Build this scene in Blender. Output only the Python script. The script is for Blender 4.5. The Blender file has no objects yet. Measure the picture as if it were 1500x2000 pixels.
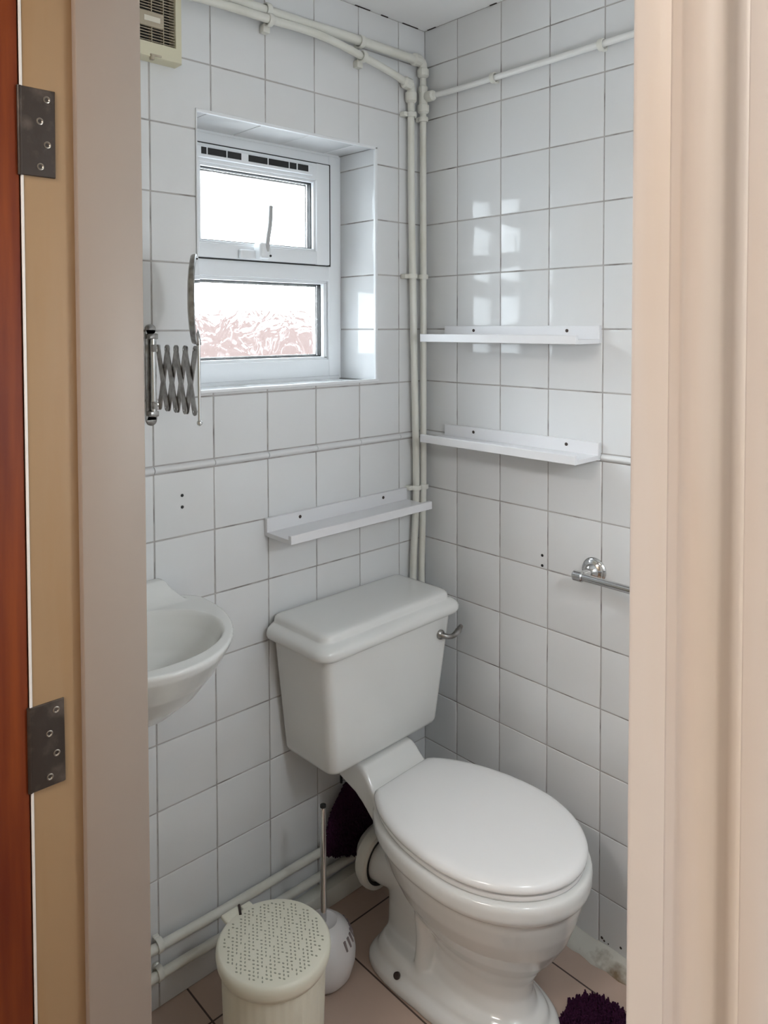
import bpy, bmesh, math, random
from mathutils import Vector, Matrix, Euler
random.seed(7)
S = bpy.context.scene
COL = S.collection
# ------------------------------------------------------------------ camera
cam = bpy.data.cameras.new('camera'); co = bpy.data.objects.new('camera', cam); COL.objects.link(co)
co.location = (-1.6157, -1.5162, 1.5057)
co.rotation_euler = Euler((1.53994, 0.00284, -0.738089), 'XYZ')
cam.sensor_fit = 'VERTICAL'; cam.sensor_height = 36; cam.sensor_width = 27
cam.lens = 1478.54 / 2000 * 36
cam.shift_x = (750 - 712.63) / 2000; cam.shift_y = -(1000 - 683.62) / 2000
cam.clip_start = 0.01
S.camera = co
S.view_settings.view_transform = 'Standard'; S.view_settings.look = 'None'
S.view_settings.gamma = 1; S.view_settings.use_curve_mapping = False
S.view_settings.exposure = 0.0
# ------------------------------------------------------------------ light
w = bpy.data.worlds.new('sky'); S.world = w; w.use_nodes = True
w.node_tree.nodes['Background'].inputs[0].default_value = (0.84, 0.93, 1.0, 1)
w.node_tree.nodes['Background'].inputs[1].default_value = 7.0
def area(name, loc, rot, sx, sy, power, color, portal=False, spread=180):
    l = bpy.data.lights.new(name, 'AREA'); l.shape = 'RECTANGLE'; l.size = sx; l.size_y = sy
    l.energy = power; l.color = color; l.spread = math.radians(spread)
    if portal: l.cycles.is_portal = True
    o = bpy.data.objects.new(name, l); o.location = loc; o.rotation_euler = rot; COL.objects.link(o)
    return o
area('window_daylight', (-0.47, 0.25, 1.68), (math.radians(-90), 0, 0), 0.60, 0.70, 1, (1, 1, 1), portal=True)
area('sky_fill', (-1.15, 1.55, 2.45), (math.radians(-62), 0, math.radians(-24)), 1.8, 1.3, 120, (0.86, 0.94, 1.0))  # added area lamp outside the window for extra daylight
area('hall_ceiling_lamp', (-2.45, -1.10, 2.36), (0, 0, 0), 0.4, 0.4, 22, (1.0, 0.94, 0.90))
pl_ = bpy.data.lights.new('toilet_fill_light', 'POINT'); pl_.energy = 10; pl_.color = (0.90, 0.965, 1.0); pl_.shadow_soft_size = .07  # added unseen lamp for even light on the tiles, no known fitting
po = bpy.data.objects.new('toilet_fill_light', pl_); po.location = (-0.69, -1.32, 1.50); COL.objects.link(po)

# ------------------------------------------------------------------ helpers
def link(name, me, m=None, parent=None):
    o = bpy.data.objects.new(name, me); COL.objects.link(o)
    if m is not None: me.materials.append(m)
    if parent: o.parent = parent
    return o
def fin(name, bm, m, parent=None, smooth=True, ang=35, sub=0):
    bmesh.ops.recalc_face_normals(bm, faces=bm.faces)
    me = bpy.data.meshes.new(name); bm.to_mesh(me); bm.free()
    if smooth:
        me.shade_smooth(); me.set_sharp_from_angle(angle=math.radians(ang))
    o = link(name, me, m, parent)
    if sub:
        s = o.modifiers.new('sub', 'SUBSURF'); s.levels = sub; s.render_levels = sub
    return o
def B(): return bmesh.new()
def box(bm, x0, x1, y0, y1, z0, z1, bev=0.0, seg=2):
    M_ = Matrix.Translation(((x0+x1)/2, (y0+y1)/2, (z0+z1)/2)) @ Matrix.Diagonal((abs(x1-x0), abs(y1-y0), abs(z1-z0), 1))
    r = bmesh.ops.create_cube(bm, size=1, matrix=M_)
    if bev > 0:
        es = list({e for v in r['verts'] for e in v.link_edges})
        bmesh.ops.bevel(bm, geom=es, offset=bev, segments=seg, profile=0.5, affect='EDGES')
def loft(bm, loops, cap0=True, cap1=True, closed=True):
    vs = [[bm.verts.new(p) for p in L] for L in loops]
    n = len(vs[0])
    for a, b in zip(vs[:-1], vs[1:]):
        for i in range(n if closed else n-1):
            j = (i+1) % n
            bm.faces.new((a[i], a[j], b[j], b[i]))
    if cap0 and closed: bm.faces.new(vs[0][::-1])
    if cap1 and closed: bm.faces.new(vs[-1])
    return vs
def frame_from(d):
    d = Vector(d).normalized()
    u = Vector((0, 0, 1)) if abs(d.z) < 0.9 else Vector((1, 0, 0))
    a = d.cross(u).normalized(); b = d.cross(a).normalized()
    return a, b
def catmull(P, n=8):
    P = [Vector(p) for p in P]; out = []
    Q = [P[0]*2-P[1]] + P + [P[-1]*2-P[-2]]
    for i in range(1, len(Q)-2):
        for k in range(n):
            t = k/n
            out.append(0.5*((2*Q[i]) + (Q[i+1]-Q[i-1])*t + (2*Q[i-1]-5*Q[i]+4*Q[i+1]-Q[i+2])*t*t + (3*Q[i]-Q[i-1]-3*Q[i+1]+Q[i+2])*t**3))
    out.append(P[-1]); return out
def tube(bm, pts, r, n=16, smooth_path=False, sy=1.0):
    pts = catmull(pts) if smooth_path else [Vector(p) for p in pts]
    rs = r if isinstance(r, (list, tuple)) else [r]*len(pts)
    if len(rs) != len(pts):
        m = len(rs)-1; rs = [rs[min(int(i*m/(len(pts)-1)), m-1)]*(1-((i*m/(len(pts)-1)) % 1 if i < len(pts)-1 else 1)) + rs[min(int(i*m/(len(pts)-1))+1, m)]*(((i*m/(len(pts)-1)) % 1 if i < len(pts)-1 else 1)) for i in range(len(pts))]
    loops = []; a = None
    for i, p in enumerate(pts):
        d = (pts[min(i+1, len(pts)-1)] - pts[max(i-1, 0)]).normalized()
        if a is None: a, b = frame_from(d)
        else:
            a = (a - d*a.dot(d)).normalized(); b = d.cross(a).normalized()
        loops.append([p + rs[i]*(a*math.cos(t*2*math.pi/n) + b*sy*math.sin(t*2*math.pi/n)) for t in range(n)])
    loft(bm, loops)
def lathe(bm, prof, origin, axis=(0, 0, 1), n=48, cap=True):
    o = Vector(origin); ax = Vector(axis).normalized(); a, b = frame_from(ax)
    loops = []
    for r, h in prof:
        r = max(r, 1e-5)
        loops.append([o + ax*h + r*(a*math.cos(t*2*math.pi/n) + b*math.sin(t*2*math.pi/n)) for t in range(n)])
    loft(bm, loops, cap, cap)
def extr(bm, prof, p0, p1, map_):
    """prof: list of 2D points; map_(u,v,t)->xyz with t in p0..p1"""
    loft(bm, [[map_(u, v, p0) for u, v in prof], [map_(u, v, p1) for u, v in prof]])
def empty(name, loc, label, cat, group=None, rz=0):
    o = bpy.data.objects.new(name, None); COL.objects.link(o); o.location = loc; o.rotation_euler = (0, 0, rz)
    o.empty_display_size = .05
    tag(o, label, cat, group); return o
def tag(o, label, cat, group=None):
    o['label'] = label; o['category'] = cat
    if group: o['group'] = group
    return o
def struct(o): o['kind'] = 'structure'; return o
def reparent(o, p):
    """child built in world coordinates -> child of an un-rotated/rotated empty, keeping its place"""
    bpy.context.view_layer.update()
    o.parent = p; o.matrix_parent_inverse = p.matrix_world.inverted()

# ------------------------------------------------------------------ materials
def mat(name, color, rough=0.5, metal=0.0, spec=0.5, bump=None, var=None, coat=0.0, sss=0.0):
    """bump=(scale,strength,dist); var=(scale,color2,lo,hi) shape-of-its-own colour variation"""
    m = bpy.data.materials.new(name); m.use_nodes = True; nt = m.node_tree; P = nt.nodes['Principled BSDF']
    P.inputs['Base Color'].default_value = (*color, 1); P.inputs['Roughness'].default_value = rough
    P.inputs['Metallic'].default_value = metal; P.inputs['Specular IOR Level'].default_value = spec
    P.inputs['Coat Weight'].default_value = coat
    if bump or var: tc = nt.nodes.new('ShaderNodeTexCoord')
    if bump:
        n = nt.nodes.new('ShaderNodeTexNoise'); n.inputs['Scale'].default_value = bump[0]; n.inputs['Detail'].default_value = 3
        if len(bump) > 3:
            mp = nt.nodes.new('ShaderNodeMapping'); mp.inputs['Scale'].default_value = bump[3]
            nt.links.new(tc.outputs['Object'], mp.inputs[0]); nt.links.new(mp.outputs[0], n.inputs['Vector'])
        else: nt.links.new(tc.outputs['Object'], n.inputs['Vector'])
        bn = nt.nodes.new('ShaderNodeBump'); bn.inputs['Strength'].default_value = bump[1]; bn.inputs['Distance'].default_value = bump[2]
        nt.links.new(n.outputs['Fac'], bn.inputs['Height']); nt.links.new(bn.outputs[0], P.inputs['Normal'])
    if var:
        n = nt.nodes.new('ShaderNodeTexNoise'); n.inputs['Scale'].default_value = var[0]; n.inputs['Detail'].default_value = 5
        if len(var) > 4:
            mp = nt.nodes.new('ShaderNodeMapping'); mp.inputs['Scale'].default_value = var[4]
            nt.links.new(tc.outputs['Object'], mp.inputs[0]); nt.links.new(mp.outputs[0], n.inputs['Vector'])
        else: nt.links.new(tc.outputs['Object'], n.inputs['Vector'])
        r = nt.nodes.new('ShaderNodeMapRange'); r.inputs[1].default_value = var[2]; r.inputs[2].default_value = var[3]
        nt.links.new(n.outputs['Fac'], r.inputs[0])
        x = nt.nodes.new('ShaderNodeMix'); x.data_type = 'RGBA'
        x.inputs['A'].default_value = (*color, 1); x.inputs['B'].default_value = (*var[1], 1)
        nt.links.new(r.outputs[0], x.inputs['Factor']); nt.links.new(x.outputs['Result'], P.inputs['Base Color'])
    return m
M = {}
M['tile'] = mat('wall_tile', (0.745, 0.755, 0.765), 0.07, spec=0.55, bump=(7, 0.025, 0.01), var=(2.2, (0.73, 0.73, 0.73), .45, .65))
M['grout'] = mat('grout', (0.46, 0.44, 0.43), 0.9, var=(14, (0.16, 0.14, 0.13), .5, .72))
M['ceramic'] = mat('ceramic', (0.76, 0.765, 0.75), 0.10, spec=0.6, coat=0.15)
M['seat'] = mat('seat_plastic', (0.88, 0.88, 0.88), 0.16, spec=0.5)
M['upvc'] = mat('upvc', (0.84, 0.86, 0.88), 0.25)
M['black'] = mat('black_gasket', (0.01, 0.01, 0.01), 0.6)
M['pipe'] = mat('pipe_paint', (0.74, 0.735, 0.68), 0.3, bump=(40, 0.08, 0.001), var=(9, (0.69, 0.675, 0.60), .45, .75))
M['pipew'] = mat('white_pipe_paint', (0.80, 0.80, 0.78), 0.28, bump=(40, 0.08, 0.001))
M['ceil'] = mat('ceiling_paint', (0.93, 0.93, 0.93), 0.8, bump=(12, .1, .005))
M['ledge'] = mat('ledge_paint', (0.78, 0.78, 0.80), 0.35)
M['chrome'] = mat('chrome', (0.62, 0.62, 0.62), 0.10, metal=1.0)
M['dullchrome'] = mat('tarnished_chrome', (0.36, 0.35, 0.34), 0.28, metal=1.0, var=(60, (0.20, 0.19, 0.18), .4, .7))
M['mirror'] = mat('mirror_glass', (0.9, 0.9, 0.9), 0.02, metal=1.0)
M['cream'] = mat('cream_plastic', (0.66, 0.62, 0.46), 0.45)
M['slat'] = mat('grille_plastic', (0.42, 0.36, 0.27), 0.55)
M['sticker'] = mat('sticker', (0.70, 0.66, 0.56), 0.4)
M['liningpaint'] = mat('brown_lining_paint', (0.37, 0.24, 0.13), 0.42, bump=(5, .12, .004, (3, 3, .35)), var=(5, (0.35, 0.21, 0.10), .48, .70, (5, 5, .5)))  # warmer, browner tone than the other frame parts
M['shadedpaint'] = mat('shaded_stop_paint', (0.345, 0.28, 0.235), 0.5, bump=(5, .12, .004, (3, 3, .35)))  # frame paint darkened in colour, as the stop gets less light
M['paint'] = mat('frame_paint', (0.69, 0.655, 0.625), 0.42, bump=(9, .22, .004, (6, 6, .35)), var=(5, (0.67, 0.60, 0.53), .48, .70, (5, 5, .5)))
M['hinge'] = mat('hinge_metal', (0.045, 0.032, 0.025), 0.4, metal=0.25, var=(40, (0.13, 0.10, 0.08), .52, .78), bump=(50, .4, .002))
M['hingescrew'] = mat('hinge_screw', (0.32, 0.29, 0.25), 0.35, metal=0.8)
M['bin'] = mat('bin_plastic', (0.86, 0.84, 0.71), 0.35)
M['binhole'] = mat('bin_hole', (0.40, 0.40, 0.31), 0.6)
M['brushholder'] = mat('holder_plastic', (0.74, 0.72, 0.72), 0.3)
M['purple'] = mat('purple_pile', (0.035, 0.008, 0.028), 0.95, spec=0.1)
M['rubber'] = mat('connector_plastic', (0.70, 0.68, 0.62), 0.4)
M['skirt'] = mat('painted_cove', (0.62, 0.60, 0.54), 0.5, var=(9, (0.20, 0.14, 0.08), .56, .66, (1, 1, 1)), bump=(20, .4, .006))
M['hallwall'] = mat('hall_wall_paint', (0.70, 0.63, 0.52), 0.8)
M['hallfloor'] = mat('hall_carpet', (0.28, 0.20, 0.14), 0.95, bump=(200, .5, .003))
M['rust'] = mat('screw_dark', (0.05, 0.035, 0.03), 0.5, metal=0.5)
# wood door
m = bpy.data.materials.new('red_brown_wood'); m.use_nodes = True; nt = m.node_tree; P = nt.nodes['Principled BSDF']
tc = nt.nodes.new('ShaderNodeTexCoord'); mp = nt.nodes.new('ShaderNodeMapping'); mp.inputs['Scale'].default_value = (9, 9, .6)
ns = nt.nodes.new('ShaderNodeTexNoise'); ns.inputs['Scale'].default_value = 6; ns.inputs['Detail'].default_value = 6
rp = nt.nodes.new('ShaderNodeValToRGB'); rp.color_ramp.elements[0].position = .3; rp.color_ramp.elements[1].position = .75
rp.color_ramp.elements[0].color = (0.13, 0.018, 0.006, 1); rp.color_ramp.elements[1].color = (0.26, 0.055, 0.010, 1)
nt.links.new(tc.outputs['Object'], mp.inputs[0]); nt.links.new(mp.outputs[0], ns.inputs['Vector']); nt.links.new(ns.outputs['Fac'], rp.inputs[0])
nt.links.new(rp.outputs[0], P.inputs['Base Color']); P.inputs['Roughness'].default_value = .55; P.inputs['Specular IOR Level'].default_value = .25; M['wood'] = m
# floor tiles
m = bpy.data.materials.new('floor_tile'); m.use_nodes = True; nt = m.node_tree; P = nt.nodes['Principled BSDF']
tc = nt.nodes.new('ShaderNodeTexCoord'); sp = nt.nodes.new('ShaderNodeSeparateXYZ'); nt.links.new(tc.outputs['Object'], sp.inputs[0])
def mth(op, a, b=None):
    n = nt.nodes.new('ShaderNodeMath'); n.operation = op
    for i, q in enumerate((a, b)):
        if q is None: continue
        if isinstance(q, (int, float)): n.inputs[i].default_value = q
        else: nt.links.new(q, n.inputs[i])
    return n.outputs[0]
def joint(c, off, T):
    f = mth('FRACT', mth('DIVIDE', mth('SUBTRACT', c, off), T))
    return mth('MULTIPLY', mth('MINIMUM', f, mth('SUBTRACT', 1.0, f)), T)
dj = mth('MINIMUM', joint(sp.outputs[0], -0.115-0.337*20, 0.337), joint(sp.outputs[1], -0.110-0.337*20, 0.337))
isj = mth('LESS_THAN', dj, 0.0021)
ns = nt.nodes.new('ShaderNodeTexNoise'); ns.inputs['Scale'].default_value = 7; ns.inputs['Detail'].default_value = 4
nt.links.new(tc.outputs['Object'], ns.inputs['Vector'])
x1 = nt.nodes.new('ShaderNodeMix'); x1.data_type = 'RGBA'; x1.inputs['A'].default_value = (0.56, 0.42, 0.34, 1); x1.inputs['B'].default_value = (0.45, 0.34, 0.28, 1)
nt.links.new(ns.outputs['Fac'], x1.inputs['Factor'])
x2 = nt.nodes.new('ShaderNodeMix'); x2.data_type = 'RGBA'; x2.inputs['B'].default_value = (0.07, 0.045, 0.035, 1)
nt.links.new(x1.outputs['Result'], x2.inputs['A']); nt.links.new(isj, x2.inputs['Factor'])
nt.links.new(x2.outputs['Result'], P.inputs['Base Color']); P.inputs['Roughness'].default_value = .35
bn = nt.nodes.new('ShaderNodeBump'); bn.invert = True; bn.inputs['Distance'].default_value = .002; bn.inputs['Strength'].default_value = .6
nt.links.new(isj, bn.inputs['Height']); nt.links.new(bn.outputs[0], P.inputs['Normal']); M['floor'] = m
# obscured glass
m = bpy.data.materials.new('obscured_glass'); m.use_nodes = True; nt = m.node_tree; nt.nodes.remove(nt.nodes['Principled BSDF'])
out = nt.nodes['Material Output']; tc = nt.nodes.new('ShaderNodeTexCoord')
n1 = nt.nodes.new('ShaderNodeTexNoise'); n1.inputs['Scale'].default_value = 11; n1.inputs['Detail'].default_value = 1.5; n1.inputs['Distortion'].default_value = 2.8
nt.links.new(tc.outputs['Object'], n1.inputs['Vector'])
ab = mth('ABSOLUTE', mth('SUBTRACT', n1.outputs['Fac'], 0.5))
mr = nt.nodes.new('ShaderNodeMapRange'); mr.inputs[1].default_value = 0.0; mr.inputs[2].default_value = 0.022; mr.inputs[3].default_value = 1; mr.inputs[4].default_value = 0
nt.links.new(ab, mr.inputs[0])
bn = nt.nodes.new('ShaderNodeBump'); bn.inputs['Distance'].default_value = .016; bn.inputs['Strength'].default_value = 1
nt.links.new(n1.outputs['Fac'], bn.inputs['Height'])
rf = nt.nodes.new('ShaderNodeBsdfRefraction'); rf.inputs['IOR'].default_value = 1.12; rf.inputs['Roughness'].default_value = .12; nt.links.new(bn.outputs[0], rf.inputs['Normal'])
tr = nt.nodes.new('ShaderNodeBsdfTransparent'); tr.inputs[0].default_value = (.96, .98, .98, 1)
tl = nt.nodes.new('ShaderNodeBsdfTranslucent'); tl.inputs[0].default_value = (.95, .97, .97, 1)
gl = nt.nodes.new('ShaderNodeBsdfGlossy'); gl.inputs['Roughness'].default_value = .15
for s_ in (tl, gl): nt.links.new(bn.outputs[0], s_.inputs['Normal'])
mx = nt.nodes.new('ShaderNodeMixShader'); fac = mth('ADD', mth('MULTIPLY', mr.outputs[0], 0.10), 0.012)
nt.links.new(fac, mx.inputs[0]); mt = nt.nodes.new('ShaderNodeMixShader'); mt.inputs[0].default_value = .55; nt.links.new(tr.outputs[0], mt.inputs[1]); nt.links.new(rf.outputs[0], mt.inputs[2]); nt.links.new(mt.outputs[0], mx.inputs[1]); nt.links.new(tl.outputs[0], mx.inputs[2])
m2 = nt.nodes.new('ShaderNodeMixShader'); m2.inputs[0].default_value = .06
nt.links.new(mx.outputs[0], m2.inputs[1]); nt.links.new(gl.outputs[0], m2.inputs[2]); nt.links.new(m2.outputs[0], out.inputs[0]); M['glass'] = m
# brick outside
m = bpy.data.materials.new('outside_brick'); m.use_nodes = True; nt = m.node_tree; P = nt.nodes['Principled BSDF']
tc = nt.nodes.new('ShaderNodeTexCoord'); bk = nt.nodes.new('ShaderNodeTexNoise'); bk.inputs['Scale'].default_value = 3.0
nt.links.new(tc.outputs['Object'], bk.inputs['Vector']); xm = nt.nodes.new('ShaderNodeMix'); xm.data_type = 'RGBA'
xm.inputs['A'].default_value = (.125, .080, .068, 1); xm.inputs['B'].default_value = (.108, .064, .055, 1); nt.links.new(bk.outputs['Fac'], xm.inputs['Factor'])
nt.links.new(xm.outputs['Result'], P.inputs['Base Color']); P.inputs['Roughness'].default_value = .9; M['brick'] = m

# ------------------------------------------------------------------ setting
ZA = 2.248; T = 0.15; CEIL = 2.355; XD = -1.20; XF = -1.326   # door wall inner / front face
def lev(r): return ZA - T*r - (0.0084 if r >= 8 else 0)
levels = [lev(r) for r in range(15)]
BEAD = (1.1855, 1.2035)
def rows():
    out = []; zs = [CEIL] + levels
    for r in range(15):
        top, bot = (CEIL if r == 0 else levels[r-1]), levels[r]
        out.append((bot, top))
    out.append((0.0, levels[-1]))
    return sorted([(a if abs(a-lev(7)) > .004 else BEAD[1], b if abs(b-lev(7)) > .004 else BEAD[0]) for a, b in out])
GAP = .0016; BV = .0016; TH = .0016
def tile_piece(bm, u0, u1, v0, v1, g, fn, tilt):
    """fn(u,v,h) -> xyz ; g = (left,right,bottom,top) real joints"""
    if u1-u0 < .006 or v1-v0 < .006: return
    a0 = u0 + (GAP if g[0] else 0); a1 = u1 - (GAP if g[1] else 0)
    b0 = v0 + (GAP if g[2] else 0); b1 = v1 - (GAP if g[3] else 0)
    du, dv, cu, cv = tilt
    L = []
    for k, h in ((0, -.002), (.0, TH*.35), (.35, TH*.85), (1.0, TH)):
        q = BV*k
        c = ((a0+(q if g[0] else 0), b0+(q if g[2] else 0)), (a1-(q if g[1] else 0), b0+(q if g[2] else 0)),
             (a1-(q if g[1] else 0), b1-(q if g[3] else 0)), (a0+(q if g[0] else 0), b1-(q if g[3] else 0)))
        L.append([fn(u, v, h + ((u-cu)*du+(v-cv)*dv if h > 0 else 0)) for u, v in c])
    loft(bm, L, False, True)
def tiled(name, us, vs, fn, hole=None, m=None, tilt=.0035):
    bm = B()
    for i in range(len(us)-1):
        for (v0, v1) in vs:
            u0, u1 = us[i], us[i+1]
            tl_ = (random.gauss(0, tilt), random.gauss(0, tilt), (u0+u1)/2, (v0+v1)/2)
            if hole and u1 > hole[0] and u0 < hole[1] and v1 > hole[2] and v0 < hole[3]:
                h0, h1, k0, k1 = hole
                if u0 < h0: tile_piece(bm, u0, h0, v0, v1, (1, v0 >= k0-.001 and v1 <= k1+.001, 1, 1), fn, tl_)
                if u1 > h1: tile_piece(bm, h1, u1, v0, v1, (v0 >= k0-.001 and v1 <= k1+.001, 1, 1, 1), fn, tl_)
                m0, m1 = max(u0, h0), min(u1, h1)
                if v0 < k0: tile_piece(bm, m0, m1, v0, k0, (u0 >= h0, u1 <= h1, 1, 0), fn, tl_)
                if v1 > k1: tile_piece(bm, m0, m1, k1, v1, (u0 >= h0, u1 <= h1, 0, 1), fn, tl_)
            else: tile_piece(bm, u0, u1, v0, v1, (1, 1, 1, 1), fn, tl_)
    return fin(name, bm, m or M['tile'], None, smooth=True, ang=50)
HOLE = (-.747, -.193, 1.356, 1.994); RD = .14
# back wall (window wall) with substrate of grout around the opening
bm = B()
box(bm, -2.9, HOLE[0], 0, .26, -.1, 2.5); box(bm, HOLE[1], .2, 0, .26, -.1, 2.5)
box(bm, HOLE[0], HOLE[1], 0, .26, -.1, HOLE[2]); box(bm, HOLE[0], HOLE[1], 0, .26, HOLE[3], 2.5)
wb = struct(fin('wall_back', bm, M['grout'], smooth=False))
us = [-1.2] + [-(.1077+T*k) for k in range(7, -1, -1) if .1077+T*k < 1.2] + [0]
o = tiled('tiling', us, rows(), lambda u, v, h: (u, -h, v), HOLE); o.parent = wb
# right wall
bm = B(); box(bm, 0, .2, -1.7, 0, -.1, 2.5); wr = struct(fin('wall_right', bm, M['grout'], smooth=False))
ur = [-1.55] + [-(.1241+T*k) for k in range(9, -1, -1)] + [0]
o = tiled('tiling', ur, rows(), lambda u, v, h: (-h, u, v)); o.parent = wr
# drilled holes in tiles
for par, pts in ((wb, [(-.79, -.0020, 1.131), (-.79, -.0020, 1.105)]), (wr, [(-.0020, -.409, .924), (-.0020, -.409, .898)])):
    for p in pts:
        bm = B(); ax = (0, -1, 0) if par is wb else (-1, 0, 0)
        lathe(bm, [(.0036, -.001), (.0036, .0006), (.0026, .0008)], p, ax, 12)
        c = fin('screw_hole', bm, M['black'], par); c['label'] = 'small dark drilled hole'
# beads (dado strip)
prof = [(0, BEAD[0]+.001), (.004, BEAD[0]+.002), (.008, BEAD[0]+.006), (.009, (BEAD[0]+BEAD[1])/2), (.008, BEAD[1]-.006), (.004, BEAD[1]-.002), (0, BEAD[1]-.001)]
bm = B(); ee = us
for a, b in zip(ee[:-1], ee[1:]): extr(bm, prof, a+.0008, b-.0008, lambda u, v, t: (t, -u, v))
for a, b in zip(ur[:-1], ur[1:]): extr(bm, prof, a+.0008, b-.0008, lambda u, v, t: (-u, t, v))
struct(fin('trim_1', bm, M['tile'], ang=60))
# reveal: tiled sides
def reveal():
    bm = B(); zs = [HOLE[2]] + [z for z in sorted(levels) if HOLE[2]+.02 < z < HOLE[3]-.01] + [HOLE[3]]
    for a, b in zip(zs[:-1], zs[1:]):
        t_ = (random.gauss(0, .004), random.gauss(0, .004), .07, (a+b)/2)
        tile_piece(bm, 0, RD+.04, a, b, (0, 0, 1, 1), lambda u, v, h: (HOLE[1]-h, u, v), t_)
        tile_piece(bm, 0, RD+.04, a, b, (0, 0, 1, 1), lambda u, v, h: (HOLE[0]+h, u, v), t_)
    xs = [HOLE[0]] + [u for u in us if HOLE[0] < u < HOLE[1]] + [HOLE[1]]
    for a, b in zip(xs[:-1], xs[1:]):
        t_ = (random.gauss(0, .004), random.gauss(0, .004), (a+b)/2, .07)
        tile_piece(bm, a, b, 0, RD+.04, (1, 1, 0, 0), lambda u, v, h: (u, v, HOLE[3]-h), t_)
        tile_piece(bm, a, b, 0, RD+.04, (1, 1, 0, 0), lambda u, v, h: (u, v, HOLE[2]+h), t_)
    o = fin('reveal_tiling', bm, M['tile'], wb, ang=50)
reveal()
# white plastic edge trim round the reveal
bm = B(); e = .007; pr = .005
box(bm, HOLE[0]-.001, HOLE[1]+.001, -pr, .004, HOLE[3]-e, HOLE[3]+.001, .002)
box(bm, HOLE[0]-.001, HOLE[1]+.001, -pr-.004, .004, HOLE[2]-.001, HOLE[2]+e, .002)
box(bm, HOLE[1]-e-.001, HOLE[1]+.001, -pr, .004, HOLE[2], HOLE[3], .002); box(bm, HOLE[0]-.001, HOLE[0]+.002, -pr, .004, HOLE[2], HOLE[3], .0008)
struct(fin('trim_2', bm, M['upvc']))
# ceiling, floor
bm = B(); box(bm, XD-.06, .2, -1.7, .2, CEIL, CEIL+.1); struct(fin('ceiling', bm, M['ceil'], smooth=False))
bm = B(); box(bm, XF, .1, -1.7, .1, -.05, 0); fl = struct(fin('floor', bm, M['floor'], smooth=False))
# dark crack flakes at ceiling joint
bm = B(); random.seed(3)
for k in range(34):
    t = random.random()*1.0; L_ = .006+random.random()*.03
    if k % 2: box(bm, -t-L_, -t, -.0042, -.0004, CEIL-.0012-random.random()*.0015, CEIL-.0003)
    else: box(bm, -.0042, -.0004, -t-L_, -t, CEIL-.0012-random.random()*.0015, CEIL-.0003)
c = fin('ceiling_crack', bm, M['rust'], smooth=False); c.parent = bpy.data.objects['ceiling']
# near wall of the toilet room
bm = B(); box(bm, XD, .2, -1.7, -1.55, -.05, CEIL); struct(fin('wall_near', bm, M['ceil'], smooth=False))
# cove along the right wall
bm = B(); N_ = 90
loops = []
for k in range(N_+1):
    y = -.0 - 1.545*k/N_
    wv = .048 + .003*math.sin(k*1.7) + .002*math.sin(k*.61); hv = .020 + .002*math.sin(k*.9+1)
    loops.append([(-.0, y, 0), (-wv, y, 0), (-wv+.002, y, .004), (-wv*.78, y, hv*.42), (-wv*.5, y, hv*.72), (-wv*.25, y, hv*.95), (-.0, y, hv*1.15)])
loft(bm, loops); bs = struct(fin('baseboard_right', bm, M['skirt'], ang=60))
bm = B(); random.seed(9)
for (y, z, r_) in ((-.470, .033, .0045), (-.476, .030, .003), (-.503, .040, .003), (-.512, .036, .0025), (-.583, .035, .004), (-.589, .031, .003), (-.60, .030, .002), (-.632, .040, .0035)):
    lathe(bm, [(r_, -.001), (r_*.8, .0006), (r_*.3, .0009)], (-.0018, y, z), (-1, 0, 0), 8)
c = fin('mould_spot', bm, M['rust'], wr); c['label'] = 'black mould spots on the grout'
# door wall (front)
YL, YR, HZ = -.628, -1.359, 1.985      # rebate faces, head
bm = B()
box(bm, XF, XD, YL+.030, .26, -.05, 2.5); box(bm, XF, XD, -2.9, YR-.030, -.05, 2.5); box(bm, XF, XD, YR-.030, YL+.030, HZ+.03, 2.5)
struct(fin('wall_front', bm, M['hallwall'], smooth=False))
# linings with stops
XS0 = -1.268
def jamb(sgn, yface):
    bm = B()
    y0, y1 = (yface, yface+.030) if sgn > 0 else (yface-.030, yface)
    box(bm, XF, XD+.012, y0, y1, 0, HZ, .0030, 3)
    ys0, ys1 = (yface-.012, yface+.001) if sgn > 0 else (yface-.001, yface+.012)
    stop = B(); box(stop, XS0, XD+.0125, ys0, ys1, 0, HZ-.004, .0022, 2)
    o = fin('trim', bm, M['liningpaint'] if sgn > 0 else M['paint'])
    if stop: 
        fin('door_stop', stop, M['shadedpaint'], o)
    return o
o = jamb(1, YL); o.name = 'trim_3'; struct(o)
bm = B(); box(bm, XF-.0010, XF+.0022, YL-.0008, YL+.0014, 0, HZ-.001, .0007, 2); fin('edge_highlight', bm, mat('edge_highlight_paint', (.86, .82, .78), .4), o)  # white line on the arris, its caught light put into the colour
o = jamb(-1, YR); o.name = 'trim_4'; struct(o)
bm = B(); box(bm, XF, XD+.012, YR-.03, YL+.03, HZ, HZ+.03, .003, 2); box(bm, XS0, XD+.01, YR, YL, HZ-.012, HZ+.001, .002)
struct(fin('trim_5', bm, M['paint']))
# architrave on the right of the doorway: moulded profile (y from lining, x thickness)
ya = YR-.0185
ap = [(ya, 0), (ya, .0035), (ya-.0015, .0048), (ya-.0045, .0050), (ya-.0062, .0068), (ya-.0085, .0105), (ya-.0115, .0134), (ya-.015, .0150), (ya-.0185, .0155), (ya-.0240, .0152),
      (ya-.0258, .0140), (ya-.0268, .0105), (ya-.0288, .0078), (ya-.0318, .0076), (ya-.0332, .0100), (ya-.0337, .0158), (ya-.0345, .0166), (ya-.050, .0168), (ya-.0535, .0160), (ya-.055, .0135), (ya-.055, 0)]
bm = B(); extr(bm, ap, 0, HZ+.07, lambda u, v, t: (XF-v, u, t)); struct(fin('trim_6', bm, M['paint'], ang=70))
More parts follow.
